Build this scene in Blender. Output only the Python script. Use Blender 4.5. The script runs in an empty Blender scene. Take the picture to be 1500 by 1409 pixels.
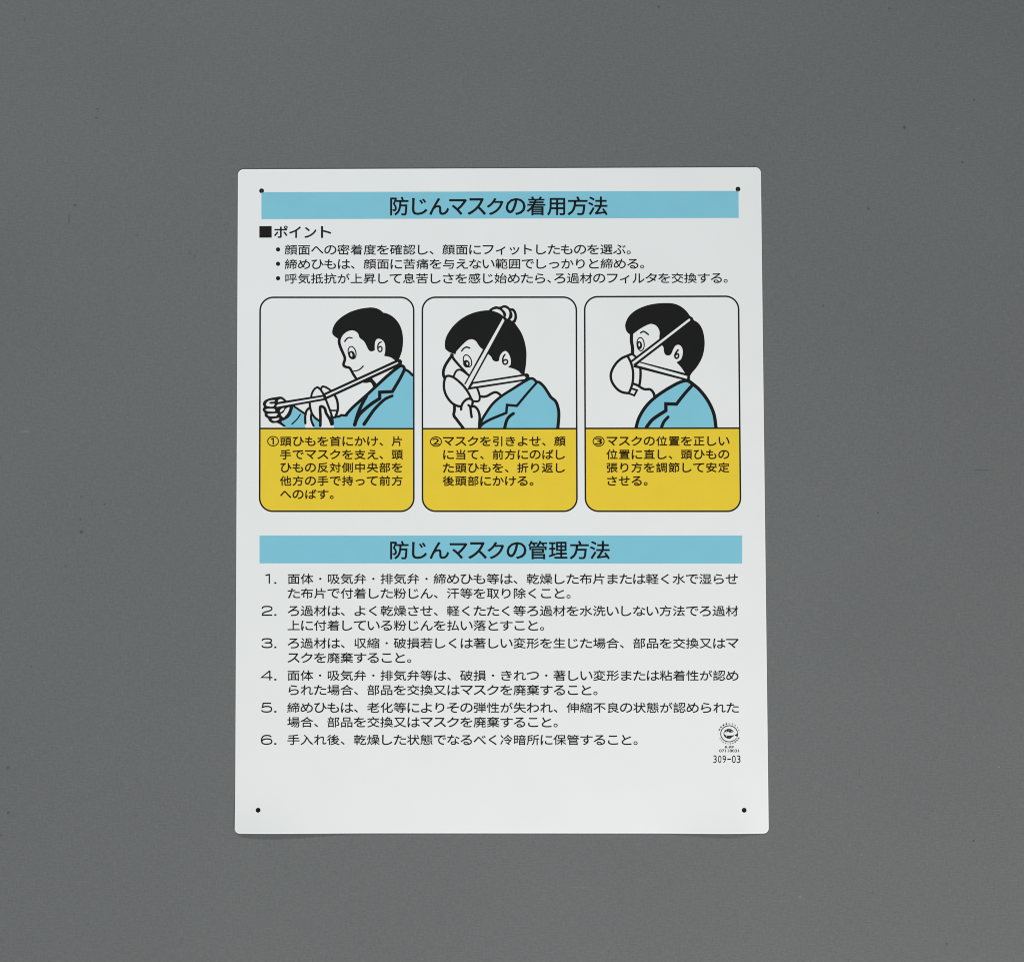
import bpy, math
import numpy as np
from mathutils import Vector, Matrix, Euler
from mathutils.geometry import delaunay_2d_cdt

# ------------------------------------------------------------------ camera, world, lamps, exposure
sc = bpy.context.scene
COL = sc.collection
cam = bpy.data.objects.new('camera', bpy.data.cameras.new('camera'))
COL.objects.link(cam)
LENS = 70.0
CAM_LOC = Vector((0.02378458707771366, -0.07068636132848352, 1.3537701508137063))
CAM_ROT = Euler((0.06035861578752036, 0.011808779946314985, -0.002998774967582264), 'XYZ')
cam.data.lens = LENS
cam.data.sensor_width = 36.0
cam.data.sensor_fit = 'HORIZONTAL'
cam.data.clip_start = 0.05
cam.data.clip_end = 50.0
cam.location = CAM_LOC
cam.rotation_euler = CAM_ROT
sc.camera = cam

world = bpy.data.worlds.new('World')
sc.world = world
world.use_nodes = True
bg = world.node_tree.nodes['Background']
bg.inputs['Color'].default_value = (1.0, 1.0, 1.0, 1)
bg.inputs['Strength'].default_value = 0.128


def lamp(name, loc, aim, size, power, col, spread=180.0):
    d = bpy.data.lights.new(name, 'AREA')
    d.shape = 'RECTANGLE'
    d.size, d.size_y = size
    d.energy = power
    d.color = col
    d.spread = math.radians(spread)
    o = bpy.data.objects.new(name, d)
    COL.objects.link(o)
    o.location = loc
    o.rotation_euler = (Vector(aim) - Vector(loc)).to_track_quat('-Z', 'Y').to_euler()
    return o


# a small soft box above the head of the sign, a wide one at its foot
lamp('softbox_head', (-0.50, 1.00, 1.30), (0.08, -0.38, 0), (0.22, 0.18), 10.9, (0.93, 0.985, 1.0))
lamp('softbox_foot', (0.42, -1.22, 1.45), (0.06, -0.12, 0), (1.4, 0.7), 28.8, (1.0, 0.995, 0.975))

sc.cycles.pixel_filter_type = 'BLACKMAN_HARRIS'
sc.cycles.filter_width = 1.0
sc.view_settings.view_transform = 'Standard'
sc.view_settings.look = 'None'
sc.view_settings.exposure = 0.0
sc.view_settings.gamma = 1.0
sc.view_settings.use_curve_mapping = False

# ------------------------------------------------------------------ measuring: photo pixel -> point on the sign
W_PX, H_PX = 1500.0, 1409.0
F_PX = LENS / 36.0 * W_PX
RM = CAM_ROT.to_matrix()
RMN = np.array(RM)
CL = np.array(CAM_LOC)
T = 0.0011                       # thickness of the plastic sheet


def plane_pts(px, z):
    """photo pixels (N,2) -> table coordinates (N,2) on the height z"""
    px = np.asarray(px, float).reshape(-1, 2)
    d = np.stack([(px[:, 0] - W_PX / 2) / F_PX, -(px[:, 1] - H_PX / 2) / F_PX, -np.ones(len(px))], 1) @ RMN.T
    t = (z - CL[2]) / d[:, 2]
    return (CL + d * t[:, None])[:, :2]


def lift(px):
    """the sheet's foot curls a little off the table left and right of its middle"""
    px = np.asarray(px, float).reshape(-1, 2)
    x, y = px[:, 0], px[:, 1]
    k = np.clip((y - 1118) / (1221 - 1118), 0, 1.2) ** 3
    a = np.where(x < 392, np.exp(-((x - 392) / 60) ** 2), np.exp(-((x - 392) / 88) ** 2))
    b = np.where(x < 1062, np.exp(-((x - 1062) / 55) ** 2), np.exp(-((x - 1062) / 34) ** 2))
    return k * (0.0038 * a + 0.0030 * b)


def sign_pts(px, h=0.0):
    xy = plane_pts(px, T)
    z = T + h + lift(px)
    return np.concatenate([xy, z[:, None]], 1)


# ------------------------------------------------------------------ materials
def new_mat(name):
    m = bpy.data.materials.new(name)
    m.use_nodes = True
    return m, m.node_tree.nodes, m.node_tree.links, m.node_tree.nodes['Principled BSDF']


def ink(name, col, rough=0.5, var=0.02, spec=0.3, scale=60):
    """printed colour with a faint uneven lay-down of ink"""
    m, n, l, b = new_mat(name)
    tc = n.new('ShaderNodeTexCoord')
    no = n.new('ShaderNodeTexNoise')
    no.inputs['Scale'].default_value = scale
    no.inputs['Detail'].default_value = 6
    l.new(tc.outputs['Object'], no.inputs['Vector'])
    mr = n.new('ShaderNodeMapRange')
    mr.inputs['To Min'].default_value = 1 - var
    mr.inputs['To Max'].default_value = 1 + var
    mr.inputs['From Min'].default_value = 0.3
    mr.inputs['From Max'].default_value = 0.7
    l.new(no.outputs['Fac'], mr.inputs['Value'])
    mx = n.new('ShaderNodeVectorMath')
    mx.operation = 'SCALE'
    mx.inputs[0].default_value = col
    l.new(mr.outputs['Result'], mx.inputs['Scale'])
    l.new(mx.outputs['Vector'], b.inputs['Base Color'])
    b.inputs['Roughness'].default_value = rough
    b.inputs['Specular IOR Level'].default_value = spec
    return m


M_WHITE = ink('white_plastic', (0.818, 0.834, 0.834), 0.45, 0.012, 0.3, 25)
M_EDGE_HIGHLIGHT = ink('cut_edge_painted_highlight', (0.90, 0.91, 0.91), 0.35, 0.02, 0.5, 200)  # paler than the sheet: a bright edge highlight painted into the colour
M_PAPER = ink('white_print', (0.818, 0.834, 0.834), 0.45, 0.012, 0.3, 25)
M_BLUE = ink('light_blue_print', (0.217, 0.552, 0.690), 0.5, 0.02, 0.15)
M_YELLOW = ink('yellow_print', (0.815, 0.595, 0.042), 0.5, 0.02, 0.15)
M_BLACK = ink('black_print', (0.0115, 0.0115, 0.0115), 0.6, 0.05, 0.08)
M_BROWN = ink('overprinted_black', (0.026, 0.012, 0.003), 0.6, 0.05, 0.08)
M_HOLE_SHADE = ink('painted_hole_shade', (0.012, 0.013, 0.013), 0.6, 0.05, 0.2)  # shade inside the punched holes, painted as a near-black wall colour

# ------------------------------------------------------------------ objects
def prop(o, label=None, cat=None, group=None, kind=None):
    if label: o['label'] = label
    if cat: o['category'] = cat
    if group: o['group'] = group
    if kind: o['kind'] = kind
    return o


def mesh_obj(name, verts, faces, mat, parent=None, mats=None, fmat=None, smooth=False):
    me = bpy.data.meshes.new(name)
    me.from_pydata([tuple(map(float, v)) for v in verts], [], [tuple(map(int, f)) for f in faces])
    for m in (mats or [mat]):
        me.materials.append(m)
    if fmat is not None:
        me.polygons.foreach_set('material_index', fmat)
    if smooth:
        me.polygons.foreach_set('use_smooth', [True] * len(me.polygons))
    me.update()
    o = bpy.data.objects.new(name, me)
    COL.objects.link(o)
    if parent:
        o.parent = parent
    return o


# ------------------------------------------------------------------ the grey table
def build_table():
    m, n, l, b = new_mat('grey_backing_paper')
    tc = n.new('ShaderNodeTexCoord')
    base = (0.1445, 0.1525, 0.1520)

    def noise(scale, detail, sx=1.0, sy=1.0):
        mp = n.new('ShaderNodeMapping')
        mp.inputs['Scale'].default_value = (sx, sy, 1)
        l.new(tc.outputs['Object'], mp.inputs['Vector'])
        no = n.new('ShaderNodeTexNoise')
        no.inputs['Scale'].default_value = scale
        no.inputs['Detail'].default_value = detail
        l.new(mp.outputs['Vector'], no.inputs['Vector'])
        return no.outputs['Fac']

    def rng(sock, lo, hi, a=0.25, c=0.75):
        mr = n.new('ShaderNodeMapRange')
        mr.inputs['From Min'].default_value = a
        mr.inputs['From Max'].default_value = c
        mr.inputs['To Min'].default_value = lo
        mr.inputs['To Max'].default_value = hi
        l.new(sock, mr.inputs['Value'])
        return mr.outputs['Result']

    def math_(op, a, c):
        q = n.new('ShaderNodeMath')
        q.operation = op
        for i, v in enumerate((a, c)):
            if isinstance(v, float):
                q.inputs[i].default_value = v
            else:
                l.new(v, q.inputs[i])
        return q.outputs[0]

    grain = noise(900, 3, 0.6, 1.0)
    thread_h = noise(1300, 2, 0.12, 1.0)
    thread_v = noise(1300, 2, 1.0, 0.12)
    cloud = noise(7, 4)
    f = math_('MULTIPLY', rng(grain, 0.905, 1.095), rng(thread_h, 0.94, 1.06))
    f = math_('MULTIPLY', f, rng(thread_v, 0.95, 1.05))
    f = math_('MULTIPLY', f, rng(cloud, 0.97, 1.03))
    # specks and fibres of dust, each with its own place on the paper: px, py, rx, ry, strength
    specks = [(965, 10, 2.6, 2.4, .5), (1303, 13, 2.4, 2.2, .4), (1313, 13, 2, 2, .3), (1325, 187, 3, 3, .65),
              (1427, 147, 2.4, 2.4, .4), (1410, 238, 2.6, 2.6, .45), (1272, 306, 2.6, 2.6, .5), (143, 160, 2.4, 2.4, .35),
              (141, 173, 2.2, 2.2, .4), (110, 301, 2.7, 2.2, .5), (36, 29, 2, 2, .35), (119, 779, 3, 3, .6),
              (117.6, 761, 2.2, 2, .35), (153, 738.6, 1.6, 1.5, .65), (119.5, 727.5, 2.2, 2.2, .3),
              (96.5, 829, 3, 2.6, .3), (12, 1124, 2.6, 2.6, .45), (12, 1190, 2.6, 2.6, .5), (2, 1223, 2, 2, .5),
              (1286, 751, 1.6, 1.6, .75), (1198.5, 755.5, 1.7, 1.6, .5), (1426, 1231, 1.8, 1.8, .8),
              (1387, 1382, 2.5, 2.5, .4), (1278, 1307, 1.8, 1.8, .35), (1366, 1188, 1.8, 1.6, .4),
              (1206, 448, 2.4, 2.4, .35), (278, 370, 2.2, 5, .22), (285, 375, 2, 4, .2), (200, 345, 5, 2, .22),
              (101, 322, 1.5, 12, .3), (1440, 688.5, 17, 1.2, .35), (1259, 1129, 1.5, 9, .25), (46, 976, 2, 2, .4),
              (1463, 1123, 1.7, 1.7, -.7), (1262, 1252, 1.6, 1.6, -.4), (1172, 1312.6, 1.8, 1.8, -.7),
              (776, 104, 4.5, 1.5, -.3), (37, 632.5, 9, 1.5, -.35), (1396, 11, 4, 1.2, -.3), (1403, 189, 5, 1.2, -.3),
              (850, 1299, 18, 1.2, -.16)]
    for (x, y, rx, ry, s) in specks:
        c = plane_pts([(x, y)], 0)[0]
        e = plane_pts([(x + rx, y + ry)], 0)[0]
        sub = n.new('ShaderNodeVectorMath')
        sub.operation = 'SUBTRACT'
        l.new(tc.outputs['Object'], sub.inputs[0])
        sub.inputs[1].default_value = (c[0], c[1], 0)
        mul = n.new('ShaderNodeVectorMath')
        mul.operation = 'MULTIPLY'
        l.new(sub.outputs[0], mul.inputs[0])
        mul.inputs[1].default_value = (1 / abs(e[0] - c[0]), 1 / abs(e[1] - c[1]), 0)
        ln = n.new('ShaderNodeVectorMath')
        ln.operation = 'LENGTH'
        l.new(mul.outputs[0], ln.inputs[0])
        f = math_('MULTIPLY', f, rng(ln.outputs['Value'], 1.0 - 0.8 * s, 1.0, 0.3, 1.1))
    vs = n.new('ShaderNodeVectorMath')
    vs.operation = 'SCALE'
    vs.inputs[0].default_value = base
    l.new(f, vs.inputs['Scale'])
    l.new(vs.outputs['Vector'], b.inputs['Base Color'])
    b.inputs['Roughness'].default_value = 0.75
    b.inputs['Specular IOR Level'].default_value = 0.2
    bp = n.new('ShaderNodeBump')
    bp.inputs['Strength'].default_value = 0.12
    bp.inputs['Distance'].default_value = 0.0003
    l.new(math_('ADD', grain, thread_h), bp.inputs['Height'])
    l.new(bp.outputs['Normal'], b.inputs['Normal'])
    s = 0.9
    o = mesh_obj('table_surface', [(-s, -s, 0), (s, -s, 0), (s, s, 0), (-s, s, 0)], [(0, 1, 2, 3)], m)
    prop(o, 'plain matt grey paper covering the table under the white sign', 'table surface', kind='structure')


build_table()

# ------------------------------------------------------------------ the sign: sheet of white plastic
sign = bpy.data.objects.new('safety_sign', None)
COL.objects.link(sign)
sign.empty_display_size = 0.05
prop(sign, 'white plastic notice board with blue title bars and three yellow captioned mask pictures',
     'sign')

CORNERS = [(348.3, 248.3), (1114.8, 245.0), (1126.4, 1220.4), (344.0, 1220.1)]


def rounded(corners, r, seg=8, rs=None):
    out = []
    k = len(corners)
    for i in range(k):
        p0, p, p1 = (np.array(corners[j % k], float) for j in (i - 1, i, i + 1))
        rr = rs[i] if rs else r
        a = (p0 - p) / np.linalg.norm(p0 - p)
        c = (p1 - p) / np.linalg.norm(p1 - p)
        s, e = p + a * rr, p + c * rr
        cen = p + a * rr + c * rr
        for j in range(seg + 1):
            t = j / seg * math.pi / 2
            out.append(tuple(cen - c * rr * math.cos(t) - a * rr * math.sin(t)))
    return out


def densify(loop, step):
    out = []
    for i, p in enumerate(loop):
        q = loop[(i + 1) % len(loop)]
        d = math.dist(p, q)
        k = max(1, int(d / step))
        for j in range(k):
            out.append((p[0] + (q[0] - p[0]) * j / k, p[1] + (q[1] - p[1]) * j / k))
    return out


def loop_area(lp):
    a = np.asarray(lp)
    b = np.roll(a, -1, 0)
    return 0.5 * float(np.sum(a[:, 0] * b[:, 1] - b[:, 0] * a[:, 1]))


def inset(loop, d):
    a = np.asarray(loop, float)
    t = np.roll(a, -1, 0) - np.roll(a, 1, 0)
    t /= np.linalg.norm(t, axis=1)[:, None]
    n = np.stack([-t[:, 1], t[:, 0]], 1)
    if loop_area(loop) < 0:
        n = -n
    return a + n * d


def circle(cx, cy, r, k=20, ry=None):
    return [(cx + r * math.cos(2 * math.pi * i / k), cy + (ry or r) * math.sin(2 * math.pi * i / k)) for i in range(k)]


HOLES = [(383.2, 279.9), (1081.0, 277.4), (1090.0, 1186.2), (378.4, 1186.0)]
HOLE_R = 3.3


def inside_loop(pts, loop):
    """winding number of every point about the loop"""
    pts = np.asarray(pts, float)
    a = np.asarray(loop, float)
    b = np.roll(a, -1, 0)
    x, y = pts[:, 0][:, None], pts[:, 1][:, None]
    isl = (b[:, 0] - a[:, 0]) * (y - a[:, 1]) - (x - a[:, 0]) * (b[:, 1] - a[:, 1])
    up = (a[:, 1] <= y) & (b[:, 1] > y) & (isl > 0)
    dn = (a[:, 1] > y) & (b[:, 1] <= y) & (isl < 0)
    return up.sum(1) - dn.sum(1)


def build_sheet():
    outer = densify(rounded(CORNERS, 8.0, 8, [8, 8.5, 8, 7.5]), 4.5)
    b = 1.7
    top = inset(outer, b)
    verts, edges = [], []

    def add_loop(lp):
        s = len(verts)
        verts.extend(Vector((p[0], p[1])) for p in lp)
        k = len(lp)
        edges.extend((s + i, s + (i + 1) % k) for i in range(k))
    add_loop(top)
    for h in HOLES:
        add_loop(circle(*h, HOLE_R))
    gx = np.arange(352, 1122, 5.0)
    gy = np.concatenate([np.arange(300, 1120, 60.0), np.arange(1124, 1218, 4.5)])
    P = np.array([(x, y) for y in gy for x in gx])
    ok = inside_loop(P, inset(outer, b + 3)) != 0
    for h in HOLES:
        ok &= np.hypot(P[:, 0] - h[0], P[:, 1] - h[1]) > HOLE_R + 2
    verts.extend(Vector(p) for p in P[ok])
    r = delaunay_2d_cdt(verts, edges, [], 0, 1e-5)
    v2 = np.array([tuple(v) for v in r[0]])
    tri = np.array([f for f in r[2]])
    c = v2[tri].mean(1)
    keep = inside_loop(c, top) != 0
    for h in HOLES:
        keep &= inside_loop(c, circle(*h, HOLE_R)) == 0
    q = v2[tri]
    big = np.abs((q[:, 1, 0] - q[:, 0, 0]) * (q[:, 2, 1] - q[:, 0, 1]) - (q[:, 2, 0] - q[:, 0, 0]) * (q[:, 1, 1] - q[:, 0, 1])) > 0.05
    tri = tri[keep & big]
    V = [tuple(p) for p in sign_pts(v2)]
    F = []
    fm = []
    for f in tri:
        p = v2[f]
        ar = (p[1, 0] - p[0, 0]) * (p[2, 1] - p[0, 1]) - (p[2, 0] - p[0, 0]) * (p[1, 1] - p[0, 1])
        F.append(tuple(f) if ar < 0 else tuple(f[::-1]))   # photo y runs down
        fm.append(0)
    # the cut edge: strip of painted highlight, rounded top, straight wall, small undercut
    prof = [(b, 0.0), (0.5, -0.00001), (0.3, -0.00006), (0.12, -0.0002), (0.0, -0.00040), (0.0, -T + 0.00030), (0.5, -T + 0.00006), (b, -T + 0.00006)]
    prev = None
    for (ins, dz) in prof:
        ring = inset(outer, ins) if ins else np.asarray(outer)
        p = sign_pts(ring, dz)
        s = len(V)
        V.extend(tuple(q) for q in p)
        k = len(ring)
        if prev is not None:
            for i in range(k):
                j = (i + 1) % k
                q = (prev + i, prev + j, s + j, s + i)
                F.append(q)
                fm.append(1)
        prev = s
    s = len(V)                                    # the underside
    V.extend(tuple(q) for q in sign_pts(v2, -T + 0.00006))
    for f in F[:len(tri)]:
        F.append(tuple(s + i for i in f[::-1]))
        fm.append(0)
    o = mesh_obj('board', V, F, None, sign, [M_WHITE, M_EDGE_HIGHLIGHT], fm)
    import bmesh
    bm = bmesh.new()
    bm.from_mesh(o.data)
    bmesh.ops.recalc_face_normals(bm, faces=[f for f in bm.faces if f.material_index == 1])
    for f in bm.faces:
        f.smooth = len(f.verts) < 10
    bm.to_mesh(o.data)
    bm.free()
    for h in HOLES:
        V, F = [], []
        K = 24
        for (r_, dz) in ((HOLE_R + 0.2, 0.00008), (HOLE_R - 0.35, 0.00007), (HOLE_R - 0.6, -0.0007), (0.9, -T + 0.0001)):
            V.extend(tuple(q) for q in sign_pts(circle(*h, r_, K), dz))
        for a in range(3):
            for i in range(K):
                j = (i + 1) % K
                F.append((a * K + i, a * K + j, (a + 1) * K + j, (a + 1) * K + i))
        mesh_obj('mounting_hole', V, F, M_HOLE_SHADE, sign, smooth=True)  # dark cup lining the hole, its colour stands in for the shade inside


build_sheet()

# ------------------------------------------------------------------ lettering
INK_H = 0.00005
_glyphs = {}


def glyph(ch):
    """flat mesh of the lettering and its outline edges (inside on the left)"""
    if ch not in _glyphs:
        c = bpy.data.curves.new('lettering', 'FONT')
        c.body = ch
        c.resolution_u = 3
        o = bpy.data.objects.new('lettering', c)
        COL.objects.link(o)
        bpy.context.view_layer.update()
        me = bpy.data.meshes.new_from_object(o.evaluated_get(bpy.context.evaluated_depsgraph_get()))
        v = np.array([(q.co.x, q.co.y) for q in me.vertices]).reshape(-1, 2)
        bpy.data.objects.remove(o)
        bpy.data.curves.remove(c)
        f0 = [tuple(p.vertices) for p in me.polygons]
        bpy.data.meshes.remove(me)
        # weld, make every face turn the same way, then read the outline
        key = {}
        idx = [key.setdefault((round(x, 4), round(y, 4)), len(key)) for x, y in v]
        v = np.array(list(key.keys()))
        f = []
        for q in f0:
            q = [idx[i] for i in q]
            q = [q[i] for i in range(len(q)) if q[i] != q[i - 1]]
            if len(q) > 2:
                f.append(tuple(q) if loop_area(v[q]) > 0 else tuple(q[::-1]))
        cnt = {}
        for q in f:
            for i in range(len(q)):
                cnt[(q[i - 1], q[i])] = cnt.get((q[i - 1], q[i]), 0) + 1
        edge = [e for e in cnt if (e[1], e[0]) not in cnt]
        _glyphs[ch] = (v, f, edge)
    return _glyphs[ch]


def round_out(p, edge, dx, dy):
    """a rim round the lettering with rounded corners: the printed face is a rounded one"""
    V, F = [], []
    nxt = {}
    nrm = {}
    for a, b in edge:
        d = p[b] - p[a]
        L = np.linalg.norm(d)
        if L < 1e-9:
            continue
        n = np.array([-d[1], d[0]]) / L      # photo y runs down: outside is on the left
        nrm[(a, b)] = n
        nxt.setdefault(a, []).append((a, b))
        o = n * (dx, dy)
        s = len(V)
        V += [p[a], p[b], p[b] + o, p[a] + o]
        F.append((s, s + 1, s + 2, s + 3))
    for (a, b), n in nrm.items():
        for e in nxt.get(b, ()):
            m = nrm[e]
            if n[0] * m[1] - n[1] * m[0] < -1e-3 or n @ m < -0.99:     # outer corner
                a0 = math.atan2(n[1], n[0])
                a1 = math.atan2(m[1], m[0])
                while a1 > a0:
                    a1 -= 2 * math.pi
                if a0 - a1 > math.pi * 1.05:
                    continue
                k = max(1, int((a0 - a1) / 0.6))
                s = len(V)
                V.append(p[b])
                for j in range(k + 1):
                    t = a0 + (a1 - a0) * j / k
                    V.append(p[b] + np.array([math.cos(t) * dx, math.sin(t) * dy]))
                F += [(s, s + 1 + j, s + 2 + j) for j in range(k)]
    return V, F


SMALL = 'ぁぃぅぇぉっゃゅょァィゥェォッャュョ'


def full_body(ch, v):
    """the printed face draws its kana almost as large as its kanji"""
    if ch == '・':
        return (v - (0.5, 0.38)) * 0.78 + (0.5, 0.38)
    if not '\u3041' <= ch <= '\u30fe':
        return v
    lo, hi = v.min(0), v.max(0)
    c = (lo + hi) / 2
    sx, sy = (1.10, 1.08) if ch in SMALL else (1.14, 1.12)
    sx = min(sx, max(1.0, 0.92 / (hi[0] - lo[0])))
    sy = min(sy, max(1.0, 0.88 / (hi[1] - lo[1])))
    if ch in SMALL:
        return (v - c) * (sx, sy) + c
    cc = np.array([np.clip(c[0], 0.46, 0.54), np.clip(c[1], 0.36, 0.40)])
    return (v - c) * (sx, sy) + cc


class Print:
    """collects lettering measured on the photograph and lays it on the sheet as one mesh"""
    def __init__(self):
        self.v, self.f = [], []

    def add(self, pts, faces):
        s = len(self.v)
        self.v.extend(map(tuple, pts))
        self.f.extend(tuple(s + i for i in f) for f in faces)

    def letters(self, p, f, edge, bold):
        self.add(p, f)
        if bold:
            bx, by = bold if isinstance(bold, tuple) else (bold, bold)
            v, g = round_out(p, edge, bx, by)
            if v:
                self.add(v, g)

    def run(self, s, xl, pitch, y0, slope, ex, ey, bold=None):
        """full width characters: cells start at xl, y0 is the middle line at xl"""
        for i, ch in enumerate(s):
            v, f, e = glyph(ch)
            v = full_body(ch, v)
            x = xl + i * pitch + (pitch - ex) / 2
            yc = y0 + slope * (x - xl)
            self.letters(np.stack([x + v[:, 0] * ex, yc - (v[:, 1] - 0.38) * ey], 1), f, e, bold)
        return self

    def fit(self, s, x0, x1, y0, y1, bold=None):
        """lettering fitted to the box of its ink"""
        v, f, e = glyph(s)
        lo, hi = v.min(0), v.max(0)
        b = bold or 0
        p = np.stack([x0 + b + (v[:, 0] - lo[0]) * (x1 - x0 - 2 * b) / (hi[0] - lo[0]),
                      y1 - b - (v[:, 1] - lo[1]) * (y1 - y0 - 2 * b) / (hi[1] - lo[1])], 1)
        self.letters(p, f, e, bold)
        return self

    def ink_x(self, s, x0, x1, yc, ey, bold=None, ys=None):
        if ys:
            return self.fit(s, x0, x1, ys[0], ys[1], bold)
        """one character: ink stretched to x0..x1, height from the em ey about the middle line yc"""
        v, f, e = glyph(s)
        lo, hi = v[:, 0].min(), v[:, 0].max()
        b = bold or 0
        p = np.stack([x0 + b + (v[:, 0] - lo) / (hi - lo) * (x1 - x0 - 2 * b), yc - (v[:, 1] - 0.38) * ey], 1)
        self.letters(p, f, e, bold)
        return self

    def poly(self, pts):
        self.add(pts, [tuple(range(len(pts)))])
        return self

    def build(self, name, mat, parent, h=INK_H):
        px = np.array(self.v)
        F = []
        for f in self.f:
            p = px[list(f)]
            F.append(f if loop_area(p) < 0 else f[::-1])
        return mesh_obj(name, sign_pts(px, h), F, mat, parent)


# title bars
def title_bar(quad, chars, yc, ey, slope):
    bar = Print()
    n = 12
    top = [(quad[0][0] + (quad[1][0] - quad[0][0]) * i / n, quad[0][1] + (quad[1][1] - quad[0][1]) * i / n) for i in range(n + 1)]
    bot = [(quad[3][0] + (quad[2][0] - quad[3][0]) * i / n, quad[3][1] + (quad[2][1] - quad[3][1]) * i / n) for i in range(n + 1)]
    bar.add(top + bot, [(i, i + 1, n + 2 + i, n + 1 + i) for i in range(n)])
    o = bar.build('title_bar', M_BLUE, sign)
    t = Print()
    for ch, x0, x1 in chars:
        kana = (yc - (10.4 if ch == 'マ' else 11.8), yc + 13.0) if '\u3041' <= ch <= '\u30fe' else None
        t.ink_x(ch, x0, x1, yc + slope * (x0 - 570), ey, 0.42, kana)
    t.build('title_text', M_BLACK, o, 2 * INK_H)


title_bar([(383.0, 281.9), (1081.8, 280.0), (1082.0, 319.5), (383.0, 321.3)],
          [('防', 571.5, 598.5), ('じ', 603.5, 626), ('ん', 628.8, 657.9), ('マ', 658, 684), ('ス', 684.8, 712),
           ('ク', 713, 737.5), ('の', 740.7, 770), ('着', 771.3, 799), ('用', 801.5, 828), ('方', 831.3, 860.7), ('法', 861.5, 890)],
          302.3, 29.0, -0.0012)
title_bar([(380.2, 784.5), (1087.0, 784.4), (1087.2, 825.3), (380.2, 825.0)],
          [('防', 571.5, 598.7), ('じ', 603.5, 625.5), ('ん', 629.3, 658), ('マ', 658.7, 684.8), ('ス', 685.9, 713.3),
           ('ク', 714, 738.5), ('の', 742, 771.3), ('管', 773.5, 801.5), ('理', 803.9, 831.3), ('方', 834.5, 862.5), ('法', 864, 893.2)],
          805.6, 28.4, 0.0)

# heading and its three points
h = Print()
for ch, x0, x1, y0 in (('ポ', 401.3, 421.5, 330.9), ('イ', 423.5, 440.8, 332), ('ン', 446, 463.5, 333), ('ト', 470, 485.3, 331.6)):
    h.fit(ch, x0, x1, y0, 348.8, 0.35)
ho = h.build('heading_text', M_BLACK, sign)
Print().poly([(379.9, 331.6), (398.0, 331.5), (398.0, 348.4), (379.9, 348.5)]).build('square_mark', M_BLACK, ho)

BULLETS = [(366.2, [('顔面への密着度を確認し、顔面にフィットしたものを選ぶ。', 416.6, 19.25)]),
           (387.2, [('締めひもは、顔面に苦痛を与えない範囲でしっかりと締める。', 416.6, 19.27)]),
           (408.4, [('呼気抵抗が上昇して息苦しさを感じ始めたら、', 416.6, 19.2), ('ろ過材のフィルタを交換する。', 810.9, 19.1)])]
for y, runs in BULLETS:
    p = Print()
    for s, xl, pt in runs:
        p.run(s, xl, pt, y - 0.0016 * (xl - 416), -0.0016, pt, 15.8, (0.15, 0.22))
    o = p.build('advice_text', M_BLACK, sign)
    Print().poly(circle(407.3, y - 0.5, 3.1, 16)).build('bullet_dot', M_BLACK, o)

# ------------------------------------------------------------------ the three picture panels
def catmull(pts, closed, step=0.5):
    """smooth curve through the points; a third value 'c' marks a sharp corner"""
    P = [np.array(p[:2], float) for p in pts]
    cor = [len(p) > 2 for p in pts]
    n = len(P)

    def seg(sec):
        if len(sec) < 3:
            return [tuple(sec[0])]
        out = []
        q = [2 * sec[0] - sec[1]] + sec + [2 * sec[-1] - sec[-2]]
        for i in range(1, len(q) - 2):
            p0, p1, p2, p3 = q[i - 1:i + 3]
            k = max(2, min(8, int(np.linalg.norm(p2 - p1) / step)))
            for j in range(k):
                t = j / k
                out.append(tuple(0.5 * (2 * p1 + (p2 - p0) * t + (2 * p0 - 5 * p1 + 4 * p2 - p3) * t * t
                                        + (3 * p1 - p0 - 3 * p2 + p3) * t ** 3)))
        return out
    if closed:
        cs = [i for i in range(n) if cor[i]]
        if not cs:
            ext = [P[(i) % n] for i in range(-2, n + 3)]
            full = []
            for i in range(2, n + 2):
                p0, p1, p2, p3 = ext[i - 1:i + 3]
                k = max(2, min(8, int(np.linalg.norm(p2 - p1) / step)))
                for j in range(k):
                    t = j / k
                    full.append(tuple(0.5 * (2 * p1 + (p2 - p0) * t + (2 * p0 - 5 * p1 + 4 * p2 - p3) * t * t
                                             + (3 * p1 - p0 - 3 * p2 + p3) * t ** 3)))
            return full
        out = []
        for a in range(len(cs)):
            i0 = cs[a]
            i1 = cs[(a + 1) % len(cs)]
            if i1 <= i0:
                i1 += n
            out += seg([P[j % n] for j in range(i0, i1 + 1)])
        return out
    out = []
    cs = sorted(set([0] + [i for i in range(n) if cor[i]] + [n - 1]))
    for a in range(len(cs) - 1):
        out += seg([P[j] for j in range(cs[a], cs[a + 1] + 1)])
    out.append(tuple(P[-1]))
    return out


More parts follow.
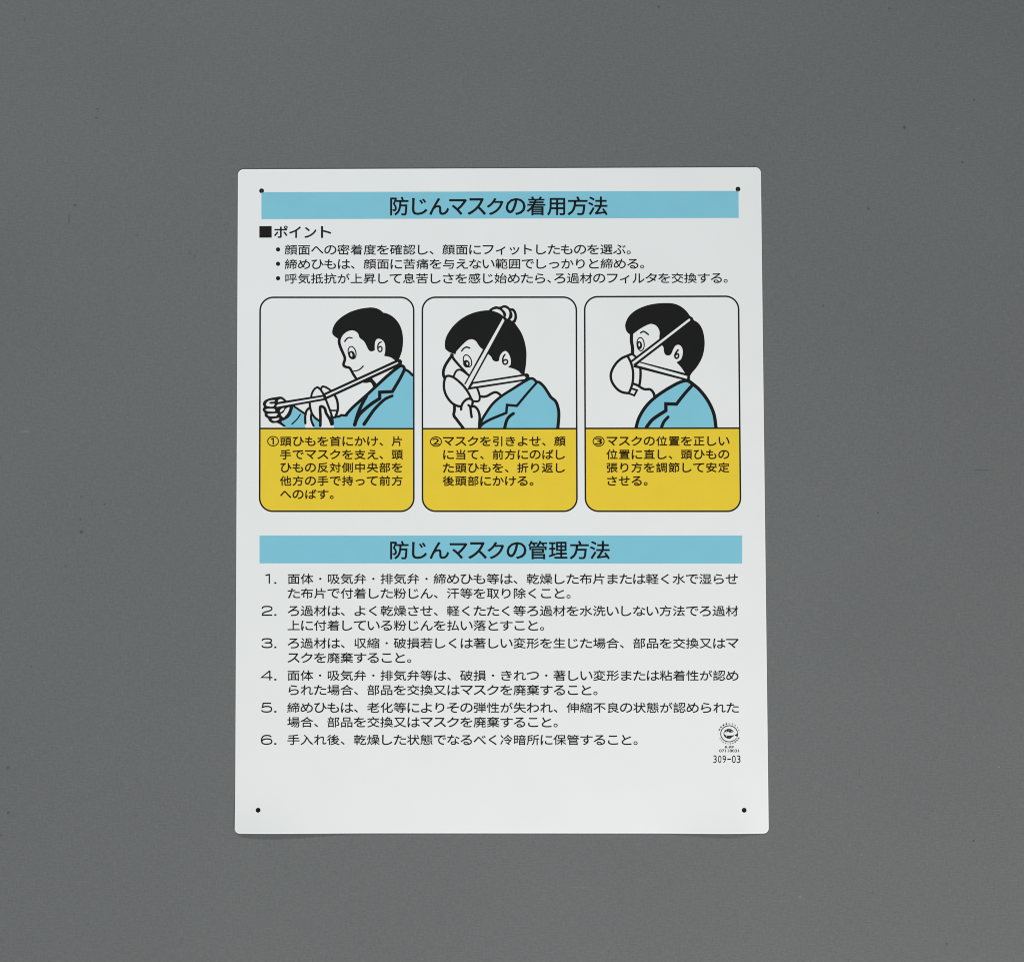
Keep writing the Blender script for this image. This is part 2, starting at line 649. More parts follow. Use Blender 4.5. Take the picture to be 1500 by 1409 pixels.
def stroke_loop(line, w0, w1, cap=True):
    a = np.asarray(line, float)
    keep = [0] + [i for i in range(1, len(a)) if np.linalg.norm(a[i] - a[i - 1]) > 1e-4]
    a = a[keep]
    n = len(a)
    d = np.diff(a, axis=0)
    d /= np.linalg.norm(d, axis=1)[:, None]
    s = np.concatenate([[0], np.cumsum(np.linalg.norm(np.diff(a, axis=0), axis=1))])
    hw = 0.5 * (w0 + (w1 - w0) * s / s[-1])
    L, R_ = [], []
    for i in range(n):
        if i == 0 or i == n - 1:
            t = d[0] if i == 0 else d[-1]
            nn = np.array([-t[1], t[0]])
            k = 1.0
        else:
            t = d[i - 1] + d[i]
            t /= max(np.linalg.norm(t), 1e-6)
            nn = np.array([-t[1], t[0]])
            k = 1.0 / max(0.45, float(nn @ np.array([-d[i][1], d[i][0]])))
        L.append(a[i] + nn * hw[i] * k)
        R_.append(a[i] - nn * hw[i] * k)

    def arc(c, start, r):
        out = []
        b = math.atan2(start[1], start[0])
        for j in range(1, 6):
            out.append(c + r * np.array([math.cos(b - j * math.pi / 6), math.sin(b - j * math.pi / 6)]))
        return out
    out = list(L)
    if cap:
        out += arc(a[-1], L[-1] - a[-1], hw[-1])
    out += R_[::-1]
    if cap:
        out += arc(a[0], R_[0] - a[0], hw[0])
    return [tuple(p) for p in out]


class Picture:
    """flat drawing: shapes in painter's order, cut into areas that do not overlap"""
    def __init__(self):
        self.shapes = []       # (part, [loops])  loops combined by winding number
        self.o, self.s = (0, 0), 1

    def frame(self, x, y, s):
        self.o, self.s = (x, y), s
        return self

    def px(self, pts):
        return [((p[0] / self.s + self.o[0], p[1] / self.s + self.o[1]) + tuple(p[2:])) for p in pts]

    def fill(self, part, pts, smooth=True):
        p = self.px(pts)
        self.shapes.append((part, catmull(p, True) if smooth else [q[:2] for q in p]))

    def line(self, part, pts, w, w1=None, smooth=True, cap=True):
        p = self.px(pts)
        ln = catmull(p, False) if smooth else [q[:2] for q in p]
        self.shapes.append((part, stroke_loop(ln, w / self.s, (w1 or w) / self.s, cap)))

    def oval(self, part, cx, cy, a, b, deg=0.0, k=24):
        c, s = math.cos(math.radians(deg)), math.sin(math.radians(deg))
        pts = []
        for i in range(k):
            u, v = a * math.cos(2 * math.pi * i / k), b * math.sin(2 * math.pi * i / k)
            pts.append((cx + u * c - v * s, cy + u * s + v * c))
        self.shapes.append((part, self.px(pts)))

    def build_one(self, name, mat, parent):
        self.shapes = [(name, q) for _, q in self.shapes]
        self.build(parent, {name: mat})

    def build(self, parent, mats, drop=()):
        verts, edges = [], []
        for part, lp in self.shapes:
            s = len(verts)
            k = len(lp)
            verts.extend(Vector(p) for p in lp)
            edges.extend((s + i, s + (i + 1) % k) for i in range(k))
        r = delaunay_2d_cdt(verts, edges, [], 0, 1e-5)
        v2 = np.array([tuple(v) for v in r[0]])
        tri = np.array(r[2])
        c = v2[tri].mean(1)
        own = np.full(len(tri), -1)
        for i, (part, lp) in enumerate(self.shapes):
            a = np.asarray(lp)
            lo, hi = a.min(0), a.max(0)
            idx = np.where((c[:, 0] >= lo[0]) & (c[:, 0] <= hi[0]) & (c[:, 1] >= lo[1]) & (c[:, 1] <= hi[1]))[0]
            if len(idx):
                w = inside_loop(c[idx], lp)
                own[idx[w != 0]] = i
        names = [p for p, _ in self.shapes]
        for part in dict.fromkeys(names):
            if part in drop:
                continue
            ids = [i for i, q in enumerate(names) if q == part]
            t = tri[np.isin(own, ids)]
            if not len(t):
                continue
            used, inv = np.unique(t, return_inverse=True)
            P = Print()
            P.add(v2[used], [tuple(f) for f in inv.reshape(-1, 3)])
            base = part.split(':')[0]
            P.build(base, mats[base], parent)


def eye(p, cx, cy, a, b, deg, w, pc, pa, pb, hc, ha, hb):
    p.oval('eye', cx, cy, a, b, deg)
    p.oval('face', cx, cy, a - w, b - w, deg)
    p.oval('eye', *pc, pa, pb, deg)
    p.oval('face', *hc, ha, hb, deg)


def man_with_straps_forward(p):
    # jacket and sleeve
    p.frame(480, 530, 11.538)
    p.fill('jacket', [(1235, 60, 0), (1120, 140, 0), (820, 400, 0), (640, 600, 0), (480, 735, 0), (360, 850, 0), (300, 915, 0), (230, 905, 0),
                      (180, 935, 0), (95, 945, 0), (97, 1140, 0), (1470, 1140, 0), (1470, 235, 0), (1310, 150, 0), (1290, 90, 0)], False)
    p.frame(380, 550, 12.5)
    p.fill('jacket', [(600, 570), (640, 570), (840, 715), (840, 860), (843, 975), (485, 975), (470, 920), (395, 850), (460, 800), (545, 740), (595, 650)], False)
    p.fill('jacket', [(975, 745), (1090, 830), (1105, 920), (1100, 975), (1010, 975), (985, 900), (965, 820)], False)
    # skin
    p.frame(480, 445, 11.538)
    p.fill('face', [(195, 560), (190, 660), (225, 760), (280, 880), (275, 1050), (380, 1090), (480, 1270), (900, 1150), (1180, 1000), (1140, 900),
                    (1000, 860), (985, 620), (860, 570), (700, 700), (520, 440), (330, 430)], False)
    p.fill('hair', [(175, 590, 'c'), (120, 555), (83, 515), (77, 470), (90, 410), (130, 330), (200, 255), (300, 183), (420, 125), (560, 85), (680, 68),
                    (760, 66), (840, 84), (900, 117), (938, 152, 'c'), (1000, 165), (1080, 205), (1150, 265), (1210, 345), (1250, 440), (1272, 560), (1272, 680),
                    (1255, 800), (1225, 890), (1203, 940, 'c'), (1200, 990, 'c'), (1140, 962, 'c'), (1080, 915), (1020, 895), (960, 884, 'c'), (957, 865),
                    (970, 820), (972, 720), (955, 655), (915, 610), (860, 592), (825, 606), (802, 650), (796, 720), (797, 783, 'c'), (770, 800), (735, 806),
                    (705, 795), (680, 762), (650, 700), (612, 635), (545, 582, 'c'), (530, 555), (520, 518), (490, 480), (440, 455), (390, 453), (320, 478),
                    (262, 528), (230, 580, 'c'), (210, 640, 'c')])
    p.line('outline', [(197, 570), (195, 660), (222, 750), (262, 840), (288, 905), (288, 955), (270, 1010), (275, 1050), (320, 1072), (365, 1082),
                       (395, 1120), (432, 1190), (492, 1280)], 50, 44)
    p.line('outline', [(290, 637), (320, 595), (365, 572), (415, 582)], 27, 20)
    eye(p, 413, 827, 74, 116, -14, 20, (406, 868), 56, 72, (400, 862), 17, 36)
    p.line('outline', [(430, 1142), (500, 1130), (555, 1100), (600, 1055)], 20, 25)
    p.line('outline', [(905, 648), (872, 662), (850, 702), (847, 755), (862, 798), (887, 812), (913, 790), (917, 748), (890, 722), (862, 742)], 24)
    # collar, lapel, shoulder
    p.frame(480, 530, 11.538)
    p.line('outline', [(1235, 60), (1190, 92), (1100, 162), (980, 265), (850, 385), (700, 525), (560, 650), (430, 765), (350, 850), (305, 905)], 56, 50)
    p.line('outline', [(1190, 95), (1235, 68), (1275, 78), (1295, 112), (1285, 160), (1220, 290), (1150, 410), (1095, 503, 'c'), (880, 515, 'c'), (880, 620, 'c'),
                       (760, 697), (640, 790), (545, 880), (490, 970), (455, 1065)], 52, 62)
    p.line('outline', [(660, 575), (600, 680), (550, 780), (505, 900), (458, 1062)], 56, 64)
    p.line('outline', [(1092, 576), (980, 625), (890, 700), (785, 810), (700, 930), (615, 1055)], 48, 60)
    p.line('outline', [(1290, 125), (1365, 162), (1432, 226)], 46, 44)
    p.fill('outline', [(590, 350), (640, 300), (730, 270), (775, 310), (830, 385), (790, 440), (765, 420), (745, 372), (715, 347), (660, 358)])
    p.line('outline', [(80, 940), (150, 928), (195, 922), (235, 902), (280, 908), (325, 900)], 42)
    # mask held in the hand
    p.frame(380, 550, 12.5)
    p.fill('mask', [(1065, 215), (1010, 260), (960, 340), (925, 440), (925, 600), (970, 720), (1090, 830), (1330, 760), (1430, 720), (1440, 560), (1410, 430),
                    (1330, 300), (1250, 230), (1170, 200), (1120, 245)], False)
    p.fill('hand', [(900, 600), (850, 680), (840, 975), (1000, 975), (965, 820), (960, 690)], False)
    p.fill('hand', [(1110, 600), (1110, 975), (1365, 975), (1340, 760), (1230, 640), (1160, 560)], False)
    p.line('outline', [(948, 385), (970, 310), (1015, 243), (1065, 215)], 38)
    p.line('outline', [(920, 490), (930, 585), (960, 690), (1015, 770), (1100, 835)], 42)
    p.line('outline', [(1130, 245), (1150, 208), (1195, 208), (1260, 242), (1325, 292)], 38)
    p.line('outline', [(1380, 365), (1420, 450), (1437, 560), (1430, 650), (1390, 765)], 46)
    p.line('outline', [(1310, 642), (1430, 642)], 32)
    p.line('outline', [(905, 600), (862, 650), (842, 725), (838, 800), (842, 875)], 44)
    p.line('outline', [(955, 690), (945, 760), (955, 840), (993, 922)], 42)
    p.line('outline', [(1115, 922), (1118, 760), (1112, 590), (1150, 570), (1200, 612), (1222, 690), (1285, 795), (1322, 895)], 52, 54)
    p.line('outline', [(1318, 740), (1335, 800), (1342, 890)], 48)
    # fist
    p.fill('outline', [(62, 520), (95, 460), (180, 420), (300, 397), (395, 388), (450, 415), (500, 462), (590, 520), (615, 590), (600, 650), (575, 720), (530, 775),
                       (465, 815), (405, 848), (482, 925), (445, 938), (330, 872), (240, 872), (185, 840), (150, 785), (100, 745), (92, 690), (58, 630), (78, 575)])
    p.fill('hand:fist', [(120, 530), (150, 480), (205, 458), (282, 455), (268, 478), (200, 484), (180, 508), (220, 522), (276, 518), (255, 565), (190, 570), (135, 556)])
    p.fill('hand:fist', [(110, 632), (150, 613), (260, 611), (290, 636), (270, 660), (165, 656)])
    p.fill('hand:fist', [(146, 712), (200, 700), (318, 695), (330, 716), (290, 746), (190, 746)])
    p.fill('hand:fist', [(226, 802), (300, 786), (362, 780), (352, 806), (300, 831), (250, 826)])
    p.fill('hand:fist', [(338, 478), (355, 445), (400, 434), (440, 465), (430, 490), (360, 492)])
    p.fill('hand:fist', [(392, 712), (440, 680), (482, 612), (545, 580), (548, 610), (520, 680), (475, 740), (438, 767)])
    p.fill('hand:fist', [(374, 652), (402, 612), (455, 598), (432, 640), (390, 670)])
    p.line('outline', [(625, 560), (720, 625), (850, 715)], 38)
    p.line('outline', [(750, 712), (690, 800), (597, 890)], 24, 27)
    # the strap, pulled forward
    p.frame(480, 530, 11.538)
    p.line('outline', [(1205, 10), (-40, 583)], 112, smooth=False)
    p.frame(380, 550, 12.5)
    p.line('outline', [(1205, 402), (330, 548)], 104, 118, smooth=False, cap=False)
    p.fill('strap', [(1168, 392), (1172, 420), (318, 576), (312, 558), (335, 530)], False)
    p.frame(480, 530, 11.538)
    p.fill('strap', [(1182, 6), (1196, 20), (1170, 38), (-20, 590), (-35, 562)], False)
    p.frame(380, 550, 12.5)
    p.line('outline', [(1062, 215), (1112, 252), (1165, 330), (1212, 430), (1262, 560), (1300, 660), (1335, 770)], 40, 42)


def man_pulling_strap_over_head(p):
    p.frame(720, 530, 13.636)
    p.fill('jacket', [(-229, 1330), (-205, 1180), (-120, 1020), (0, 860), (200, 690), (450, 530), (720, 350), (810, 330), (880, 380), (950, 410), (1050, 500),
                      (1150, 640), (1220, 730), (1300, 800), (1350, 950), (1350, 1150), (1320, 1345)], False)
    p.frame(640, 440, 10.714)
    p.fill('face', [(240, 800), (480, 600), (800, 760), (1100, 780), (1300, 1150), (560, 1230), (450, 1130), (290, 870)], False)
    p.fill('hair', [(240, 832, 'c'), (190, 812), (133, 768, 'c'), (124, 700), (135, 610), (180, 510), (270, 390), (400, 280), (550, 205), (700, 168), (825, 160),
                    (1000, 190), (1130, 270), (1212, 345), (1260, 410), (1330, 520), (1380, 660), (1405, 820), (1400, 980), (1388, 1080), (1380, 1110), (1380, 1165, 'c'),
                    (1321, 1158, 'c'), (1281, 1113), (1203, 1074), (1118, 1052, 'c'), (1130, 1035), (1155, 1010), (1158, 930), (1132, 850), (1090, 800), (1050, 803),
                    (1010, 838), (985, 890), (975, 950, 'c'), (930, 962), (880, 940), (850, 885), (805, 845, 'c'), (720, 770, 'c'), (680, 738), (645, 692),
                    (610, 640), (550, 612), (480, 630), (400, 700), (305, 802, 'c'), (290, 850, 'c')])
    # hand behind the head
    p.fill('outline', [(820, 165), (860, 120), (925, 95), (985, 102), (1050, 78), (1110, 92), (1150, 125), (1200, 130), (1240, 175), (1258, 250), (1248, 312), (1215, 352),
                       (1100, 310), (950, 215)])
    p.fill('hand:raised', [(868, 162), (930, 138), (990, 155), (1030, 200), (1046, 250, 'c'), (980, 205), (920, 180)])
    p.fill('hand:raised', [(1025, 132), (1060, 118), (1110, 140), (1135, 190), (1130, 250), (1106, 290), (1080, 265), (1088, 220), (1062, 168)])
    p.fill('hand:raised', [(1170, 168), (1195, 180), (1215, 230), (1210, 290), (1185, 322), (1153, 306), (1182, 270), (1187, 220)])
    p.line('outline', [(388, 797), (420, 757), (465, 735), (515, 750)], 24, 25)
    eye(p, 480, 952, 70, 108, -20, 19, (464, 996), 52, 60, (477, 993), 13, 24)
    p.line('outline', [(1068, 852), (1042, 890), (1033, 950), (1046, 993), (1075, 1004), (1104, 985), (1105, 947), (1077, 932), (1046, 948)], 26)
    # mask and the hand that holds it
    p.frame(640, 530, 14.09)
    p.line('outline', [(300, -145), (345, -60), (420, 30), (495, 115), (560, 180), (660, 285)], 56, 44)
    p.line('outline', [(320, -137), (240, -30), (175, 75), (137, 180), (135, 270), (165, 350)], 60, 62)
    p.fill('mask', [(165, 350), (220, 297), (345, 300), (385, 215), (425, 172), (480, 168), (600, 240), (665, 290), (790, 480), (860, 620), (880, 780),
                    (830, 815), (720, 800), (495, 925), (360, 890), (225, 750), (150, 540)], False)
    p.fill('hand', [(495, 930), (540, 840), (660, 760), (740, 830), (725, 900), (830, 970), (885, 1150), (870, 1390), (540, 1390), (350, 1110), (360, 890)], False)
    p.line('outline', [(345, 305), (380, 222), (420, 176), (470, 165), (530, 188), (600, 240), (668, 292)], 42)
    p.line('outline', [(165, 350), (190, 305), (235, 292), (290, 300), (355, 330), (440, 395), (540, 490), (610, 580), (660, 660), (705, 755)], 50)
    p.line('outline', [(165, 350), (147, 430), (147, 540), (173, 650), (225, 750), (290, 830), (360, 885), (440, 915), (495, 920)], 52)
    p.line('outline', [(832, 550), (862, 625), (882, 710), (880, 780), (845, 815), (760, 815)], 44)
    p.line('outline', [(890, 712), (960, 722), (1040, 705), (1120, 660), (1195, 630), (1260, 645), (1325, 700)], 52)
    p.line('outline', [(500, 985), (505, 925), (540, 845), (600, 785), (660, 762), (720, 778), (738, 830), (725, 905)], 52)
    p.line('outline', [(650, 895), (700, 928), (770, 922), (830, 970), (870, 1055), (883, 1150), (878, 1260), (875, 1385)], 50, 60)
    p.line('outline', [(690, 930), (702, 1040), (717, 1140)], 54)
    p.line('outline', [(362, 885), (362, 1000), (350, 1105), (415, 1200), (545, 1370)], 62)
    # jacket lines
    p.frame(720, 530, 13.636)
    p.line('outline', [(-232, 1320), (-195, 1170), (-100, 1010), (0, 868), (110, 757), (260, 645), (420, 545), (600, 430), (740, 350), (800, 333), (850, 352), (900, 405)], 54)
    p.line('outline', [(890, 402), (960, 415), (1050, 500), (1130, 620), (1190, 710), (1280, 790), (1330, 920), (1345, 1080), (1322, 1345)], 56, 66)
    p.line('outline', [(905, 415), (740, 600), (505, 880, 'c'), (310, 862, 'c'), (295, 1020, 'c'), (130, 1087), (-20, 1150), (-150, 1222), (-228, 1290)], 48, 56)
    p.line('outline', [(438, 1032), (360, 1090), (300, 1180), (258, 1340)], 62, 66)
    # straps
    p.frame(0, 0, 1)
    p.oval('outline', 771.3, 551.6, 4.3, 4.6)
    p.line('outline', [(686, 565.9), (771, 552.6)], 10.1, smooth=False, cap=False)
    p.line('outline', [(729, 483), (684.2, 565)], 9.9, smooth=False, cap=False)
    p.fill('strap', [(692.4, 562.6), (689.2, 567.2), (768.4, 555.4), (770, 553.6), (769.0, 551.3), (767.5, 550.9)], False)
    p.line('outline', [(693, 560.5), (686.0, 570)], 2.6, smooth=False)
    p.fill('strap', [(736.6, 466.3), (739.0, 469.6), (684.9, 569.2), (680.8, 565.0)], False)


def man_wearing_mask(p):
    p.frame(925, 540, 10.714)
    p.fill('jacket', [(70, 950), (85, 870), (110, 800), (180, 670), (280, 540), (400, 430), (560, 330), (740, 230), (880, 205), (960, 250), (1060, 330), (1180, 490),
                      (1270, 660), (1310, 780), (1330, 950)], False)
    p.frame(885, 440, 9.375)
    p.fill('face', [(375, 440), (640, 300), (800, 560), (1050, 600), (1100, 760), (1150, 1060), (1010, 1120), (700, 1270), (500, 1240), (480, 860), (390, 720)], False)
    p.fill('hair', [(350, 468, 'c'), (310, 430), (290, 370), (295, 310), (340, 220), (430, 140), (560, 80), (700, 48), (850, 38), (970, 50), (1060, 90), (1130, 150),
                    (1180, 217, 'c'), (1213, 238), (1233, 275, 'c'), (1290, 310), (1340, 380), (1370, 480), (1380, 600), (1365, 720), (1330, 820), (1270, 920),
                    (1208, 993), (1178, 1045), (1172, 1100, 'c'), (1145, 1095, 'c'), (1143, 1030), (1105, 995, 'c'), (1060, 925), (993, 850, 'c'), (1050, 815),
                    (1076, 750), (1078, 680), (1055, 630), (1020, 612), (980, 625), (950, 670), (920, 738), (882, 758), (840, 745), (820, 700), (815, 650),
                    (795, 618, 'c'), (770, 560), (757, 530, 'c'), (758, 490), (762, 440), (742, 382), (700, 340), (640, 325), (580, 345), (490, 395), (402, 460, 'c'),
                    (390, 500, 'c')])
    p.line('outline', [(376, 460), (375, 560), (389, 650), (390, 735)], 46)
    p.line('outline', [(500, 447), (545, 429), (607, 470)], 21, 22)
    eye(p, 500, 603, 58, 99, -4, 16, (483, 617), 39, 57, (482, 610), 12, 26)
    p.line('outline', [(1015, 682), (985, 722), (970, 765), (988, 796), (1015, 785), (1022, 748), (1002, 735), (978, 755)], 24)
    # mask
    p.frame(885, 510, 15)
    p.fill('mask', [(610, 120), (510, 165), (400, 215), (290, 300), (200, 420), (150, 550), (145, 650), (175, 760), (240, 860), (330, 940), (430, 985), (540, 1000),
                    (665, 1045), (730, 925), (620, 880), (775, 830), (800, 560), (720, 210)], False)
    p.line('outline', [(540, 990), (430, 978), (330, 935), (245, 855), (178, 755), (147, 650), (152, 550), (200, 430), (285, 310), (395, 220), (510, 170), (610, 128)], 56)
    p.line('outline', [(510, 170), (570, 280), (612, 400), (634, 520), (636, 640), (622, 770), (590, 880), (550, 975)], 54)
    p.line('outline', [(605, 118), (710, 205)], 48)
    p.line('outline', [(795, 430), (800, 560), (793, 700), (772, 830)], 56)
    p.line('outline', [(650, 785), (740, 822), (830, 880), (900, 905), (1000, 905), (1062, 950), (1098, 1020), (1108, 1090)], 54, 60)
    p.line('outline', [(600, 888), (722, 925, 'c'), (662, 1040, 'c'), (540, 992)], 44)
    # jacket lines
    p.frame(925, 540, 10.714)
    p.line('outline', [(72, 925), (110, 793), (180, 660), (270, 545), (380, 445), (500, 360), (640, 275), (760, 215), (870, 190), (965, 245)], 52)
    p.line('outline', [(895, 190), (960, 240), (1060, 325), (1170, 460), (1250, 600), (1300, 740), (1327, 930)], 54)
    p.line('outline', [(950, 265), (830, 400), (705, 558, 'c'), (540, 552, 'c'), (540, 660, 'c'), (420, 735), (320, 810), (238, 915)], 52, 56)
    p.line('outline', [(575, 760), (512, 830), (475, 910)], 48, 52)
    p.line('outline', [(895, 110), (895, 200)], 46)
    # straps
    p.frame(0, 0, 1)
    p.line('outline', [(929.0, 532.9), (1008.5, 553.3)], 10.4, smooth=False, cap=False)
    p.fill('strap', [(936.9, 531.5), (932.8, 535.1), (1006.3, 555.0), (1006.8, 551.1)], False)
    p.line('outline', [(975, 495.6), (926.5, 532.7)], 10.0, smooth=False, cap=False)
    p.line('strap', [(1009.6, 468.7), (992, 482.3), (960, 507.0), (926.7, 532.4)], 3.2, 3.5, cap=False)
    p.oval('strap', 1009.6, 468.7, 1.6, 1.6)


DIGITS = {
    '2': [(0.5, 4.2), (1.8, 1.8), (5, 0.9), (10.5, 0.9), (14, 2), (14.9, 4), (13.8, 6.1), (10, 7.7), (5, 9.0), (1.6, 11), (1.0, 13.5, 'c'), (15.6, 13.5)],
    '3': [(0.7, 3.7), (2.4, 1.6), (6, 0.9), (10.5, 0.9), (13.7, 1.8), (14.4, 3.6), (13.4, 5.6), (10.5, 6.7), (5.5, 6.7, 'c'), (10.7, 6.7), (14.0, 7.8),
          (15.2, 10), (14.2, 12.4), (11, 13.5), (5.5, 13.5), (2.0, 12.5), (0.7, 10.4)],
    '4': [(12.4, 14.4), (12.4, 1.0, 'c'), (11.3, 1.2, 'c'), (1.0, 10.2, 'c'), (16, 10.2)],
    '5': [(14.4, 0.9), (3, 0.9, 'c'), (1.8, 6.9, 'c'), (5.5, 5.7), (10, 5.6), (14, 6.8), (15.2, 9.4), (14, 12.2), (10.5, 13.5), (5.5, 13.5), (1.9, 12.6), (0.6, 10.8)],
    '6': [(14.4, 3.3), (12.2, 1.4), (8, 0.9), (4, 1.7), (1.5, 4.6), (0.9, 8.6), (2, 12), (5.4, 13.5), (10, 13.5), (14, 12.2), (15.2, 9.8), (14, 7.2), (10.5, 6),
          (6, 6.1), (2.8, 7.3), (1.2, 9.6)]}
# the six numbered rules
RULES = [('1', (388, 395.4), [(847.7, '面体・吸気弁・排気弁・締めひも等は、乾燥した布片または軽く水で湿らせ'), (868.9, 'た布片で付着した粉じん、汗等を取り除くこと。')]),
         ('2', (383.5, 399.3), [(894.5, 'ろ過材は、よく乾燥させ、軽くたたく等ろ過材を水洗いしない方法でろ過材'), (915.9, '上に付着している粉じんを払い落とすこと。')]),
         ('3', (383, 399.2), [(941.8, 'ろ過材は、収縮・破損若しくは著しい変形を生じた場合、部品を交換又はマ'), (963.2, 'スクを廃棄すること。')]),
         ('4', (381.9, 399.2), [(989.1, '面体・吸気弁・排気弁等は、破損・きれつ・著しい変形または粘着性が認め'), (1010.4, 'られた場合、部品を交換又はマスクを廃棄すること。')]),
         ('5', (382.6, 398.6), [(1036.1, '締めひもは、老化等によりその弾性が失われ、伸縮不良の状態が認められた'), (1057.4, '場合、部品を交換又はマスクを廃棄すること。')]),
         ('6', (382.2, 399.0), [(1083.2, '手入れ後、乾燥した状態でなるべく冷暗所に保管すること。')])]
for num, (nx0, nx1), lines in RULES:
    p = Print()
    for y, s in lines:
        k = (y - 847) / 236
        xl = 420.6 - 0.5 * k
        xr = 1081.8 + 1.4 * k
        p.run(s, xl, (xr - xl) / 34, y, 0.0003, (xr - xl) / 34, 16.3, (0.15, 0.22))
    o = p.build('rule_text', M_BLACK, sign)
    y = lines[0][0]
    q = Picture()
    q.frame(nx0, y - 7.2, 1)
    wd = nx1 - nx0
    if num == '1':      # a one with a flag and no foot, as printed
        q.line('n', [(0.9, 2.2), (wd - 1.2, 0.9, 'c'), (wd - 0.9, 0.9, 'c'), (wd - 0.9, 14.3)], 1.95, cap=False)
    else:
        q.line('n', [(p_[0] * wd / 16, p_[1]) + p_[2:] for p_ in DIGITS[num]], 1.95, cap=False)
    q.fill('n', [(401.8 - nx0, 12.0), (404.9 - nx0, 12.0), (404.9 - nx0, 14.5), (401.8 - nx0, 14.5)], False)
    q.build_one('rule_number', M_BLACK, o)

PANELS = [
    (man_with_straps_forward, [(381.1, 435.8), (606.0, 435.8), (606.2, 748.9), (380.3, 748.8)], (627.7, 628.0),
     [(391.4, 408.7, 638.7, 653.9, '1')], 409.9, 18.15, [646.4, 665.8, 684.9, 704.4, 724.0],
     ['頭ひもを首にかけ、片', '手でマスクを支え、頭', 'ひもの反対側中央部を', '他方の手で持って前方', 'へのばす。']),
    (man_pulling_strap_over_head, [(618.7, 435.7), (844.2, 435.5), (845.2, 748.8), (618.9, 748.8)], (628.0, 627.9),
     [(629.8, 647.5, 639.4, 654.5, '2')], 648.2, 18.15, [646.4, 665.9, 685.3, 704.5],
     ['マスクを引きよせ、顔', 'に当て、前方にのばし', 'た頭ひもを、折り返し', '後頭部にかける。']),
    (man_wearing_mask, [(856.4, 434.9), (1081.8, 434.2), (1084.8, 748.9), (857.6, 748.8)], (627.6, 627.2),
     [(868.0, 885.7, 639.0, 654.2, '3')], 887.8, 18.2, [646.1, 665.6, 684.9, 704.3],
     ['マスクの位置を正しい', '位置に直し、頭ひもの', '張り方を調節して安定', 'させる。'])]
PANEL_LABEL = ['first picture panel: man stretching the mask straps forward with both hands',
               'second picture panel: man pulling the strap over the back of his head',
               'third picture panel: man wearing the mask with both straps in place']
MATS = dict(jacket=M_BLUE, hair=M_BLACK, outline=M_BLACK, face=M_PAPER, hand=M_PAPER, mask=M_PAPER, strap=M_PAPER, eye=M_BLACK,
            caption_field=M_YELLOW, frame=M_BLACK)

for k, (draw, quad, (dl, dr), marks, xl, pitch, ys, lines) in enumerate(PANELS):
    root = bpy.data.objects.new('picture_panel', None)
    COL.objects.link(root)
    root.parent = sign
    root.empty_display_size = 0.02
    root['label'] = PANEL_LABEL[k]
    pic = Picture()
    draw(pic)
    pic.frame(0, 0, 1)
    R = 19.3
    outer = rounded(quad, R, 12)
    tl, tr, br, bl = quad
    xa = tl[0] + (bl[0] - tl[0]) * (dl - tl[1]) / (bl[1] - tl[1])
    xb = tr[0] + (br[0] - tr[0]) * (dr - tr[1]) / (br[1] - tr[1])
    field = [(xa, dl), (xb, dr)] + [q for q in outer if q[1] > 700]
    pic.shapes.append(('caption_field', field))
    pic.shapes.append(('frame', stroke_loop([(xa, dl), (xb, dr)], 2.3, 2.3, False)))
    w = 1.15
    o_, i_ = [tuple(q) for q in inset(outer, -w)], [tuple(q) for q in inset(outer, w)]
    ring = o_ + [o_[0]] + [i_[0]] + i_[::-1]
    pic.shapes.append(('frame', ring))
    pic.build(root, MATS)
    cap = Print()
    for s, y in zip(lines, ys):
        cap.run(s, xl - 0.45, pitch, y, -0.0006, 17.3, 15.2, (0.26, 0.32))
    for (x0, x1, y0, y1, d) in marks:
        cx, cy = (x0 + x1) / 2, (y0 + y1) / 2
        rx, ry = (x1 - x0) / 2, (y1 - y0) / 2
        K = 40
        o1, i1 = circle(cx, cy, rx, K, ry), circle(cx, cy, rx - 1.5, K, ry - 1.45)
        cap.add(o1 + i1, [(i, (i + 1) % K, K + (i + 1) % K, K + i) for i in range(K)])
        if d == '1':
            cap.poly([(cx - 0.8, cy - 4.8), (cx + 1.3, cy - 4.8), (cx + 1.3, cy + 4.9), (cx - 0.8, cy + 4.9)])
            cap.poly([(cx - 3.0, cy - 3.6), (cx - 0.8, cy - 4.8), (cx - 0.8, cy - 2.9), (cx - 3.0, cy - 1.8)])
        else:
            cap.fit(d, cx - 5.4, cx + 5.4, cy - 4.7, cy + 4.7, 0.2)
    cap.build('caption_text', M_BROWN, root, 2 * INK_H)

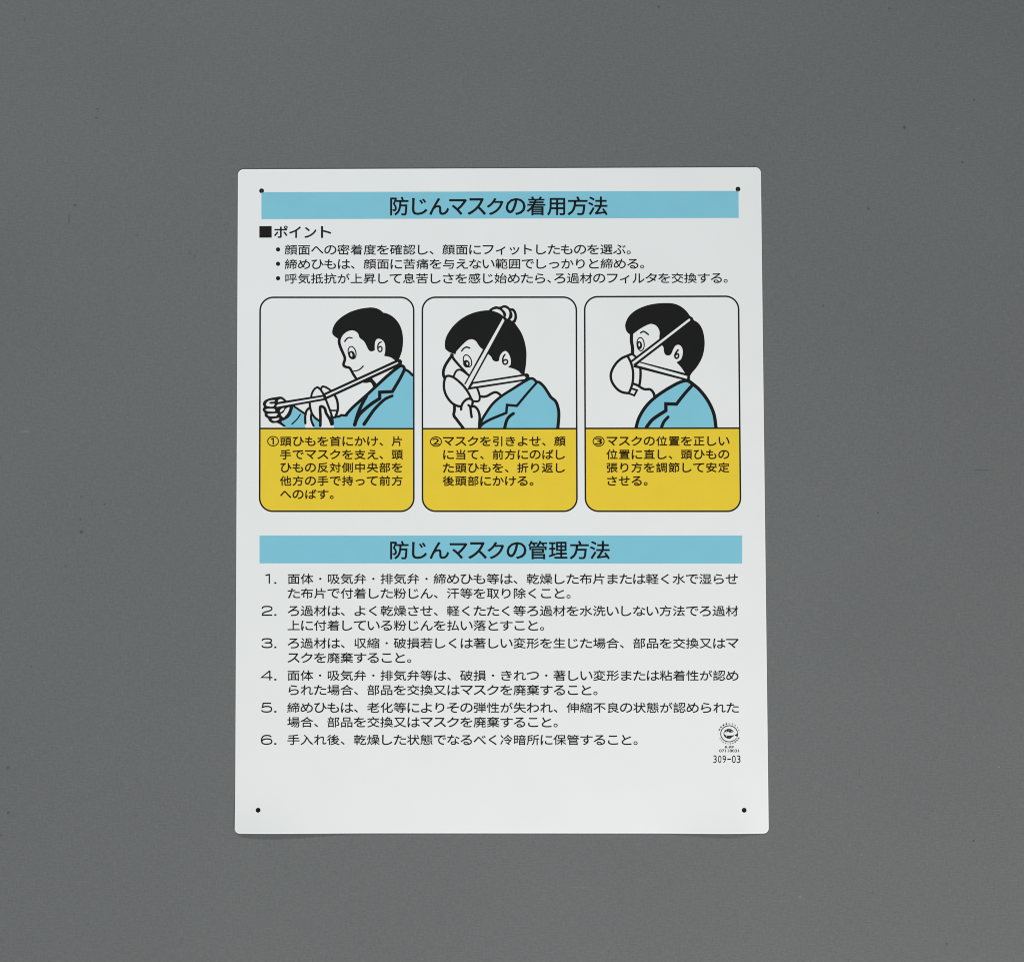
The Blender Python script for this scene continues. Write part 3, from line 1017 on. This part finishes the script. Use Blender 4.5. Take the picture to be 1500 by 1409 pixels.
# ------------------------------------------------------------------ round mark and numbers at the foot
em = bpy.data.objects.new('eco_emblem', None)
COL.objects.link(em)
em.parent = sign
em.empty_display_size = 0.01
E_ = Picture()
E_.frame(1045, 1055, 28.18)
E_.oval('ring', 650, 546, 366, 350, 0, 48)
E_.oval('arm', 650, 546, 330, 312, 0, 48)
E_.oval('globe', 640, 546, 222, 204, 0, 40)
E_.fill('arm', [(455, 500), (480, 470), (560, 490), (600, 452), (640, 480), (700, 496), (780, 486), (840, 468), (880, 400), (985, 480), (960, 545), (880, 592),
                (780, 612), (640, 620), (530, 610), (465, 580)])
E_.fill('arm', [(735, 745), (765, 655), (805, 685), (850, 640), (985, 690), (850, 810)], False)
E_.fill('globe', [(1003, 470), (985, 545), (862, 602), (940, 640), (985, 690), (1010, 640), (1016, 546)], False)
for (x, y) in ((545, 436), (765, 436), (547, 657)):
    E_.oval('arm', x, y, 22, 18, 0, 12)
for (x, y) in ((630, 418), (660, 418), (690, 418), (640, 672), (680, 672)):
    E_.oval('arm', x, y, 8, 13, 0, 8)
E_.build(em, dict(ring=M_BLACK, arm=M_PAPER, globe=M_BLACK))
mot = Print()


def around(text, a0, a1, rad, size, flip):
    for i, ch in enumerate(text):
        a = math.radians(a0 + (a1 - a0) * i / (len(text) - 1))
        v, f, _e = glyph(ch)
        u = (v[:, 0] - 0.5) * size
        w = (v[:, 1] - 0.38) * size
        cx, cy = 1068.1 + rad * math.sin(a), 1074.4 - rad * 0.96 * math.cos(a)
        t = a + (math.pi if flip else 0)
        mot.add(np.stack([cx + u * math.cos(t) + w * math.sin(t), cy + u * math.sin(t) - w * math.cos(t)], 1), f)
        q = np.array(mot.v[-len(v):])
        rv, rf = round_out(q, _e, 0.1, 0.1)
        mot.add(rv, rf)


around('地球環境にやさしい', -67, 70, 15.5, 2.7, False)
around('プラスチックの再利用', 242, 117, 15.3, 2.7, True)
mot.build('motto_text', M_BLACK, em)
Print().fit('R-PP', 1061.8, 1075.0, 1092.3, 1095.9, 0.14).build('material_code', M_BLACK, em)
Print().fit('07118031', 1053.5, 1082.3, 1097.1, 1101.5, 0.14).build('licence_number', M_BLACK, em)
st = Print()
for ch, x0, x1 in (('3', 262, 352), ('0', 382, 472), ('9', 499, 592), ('0', 740, 842), ('3', 867, 965)):
    st.fit(ch, 1030 + x0 / 17.61, 1030 + x1 / 17.61, 1106.0, 1117.3, 0.03)
st.poly([(1065.3, 1110.9), (1070.7, 1110.9), (1070.7, 1112.5), (1065.3, 1112.5)])
st.build('stock_number', M_BLACK, sign)
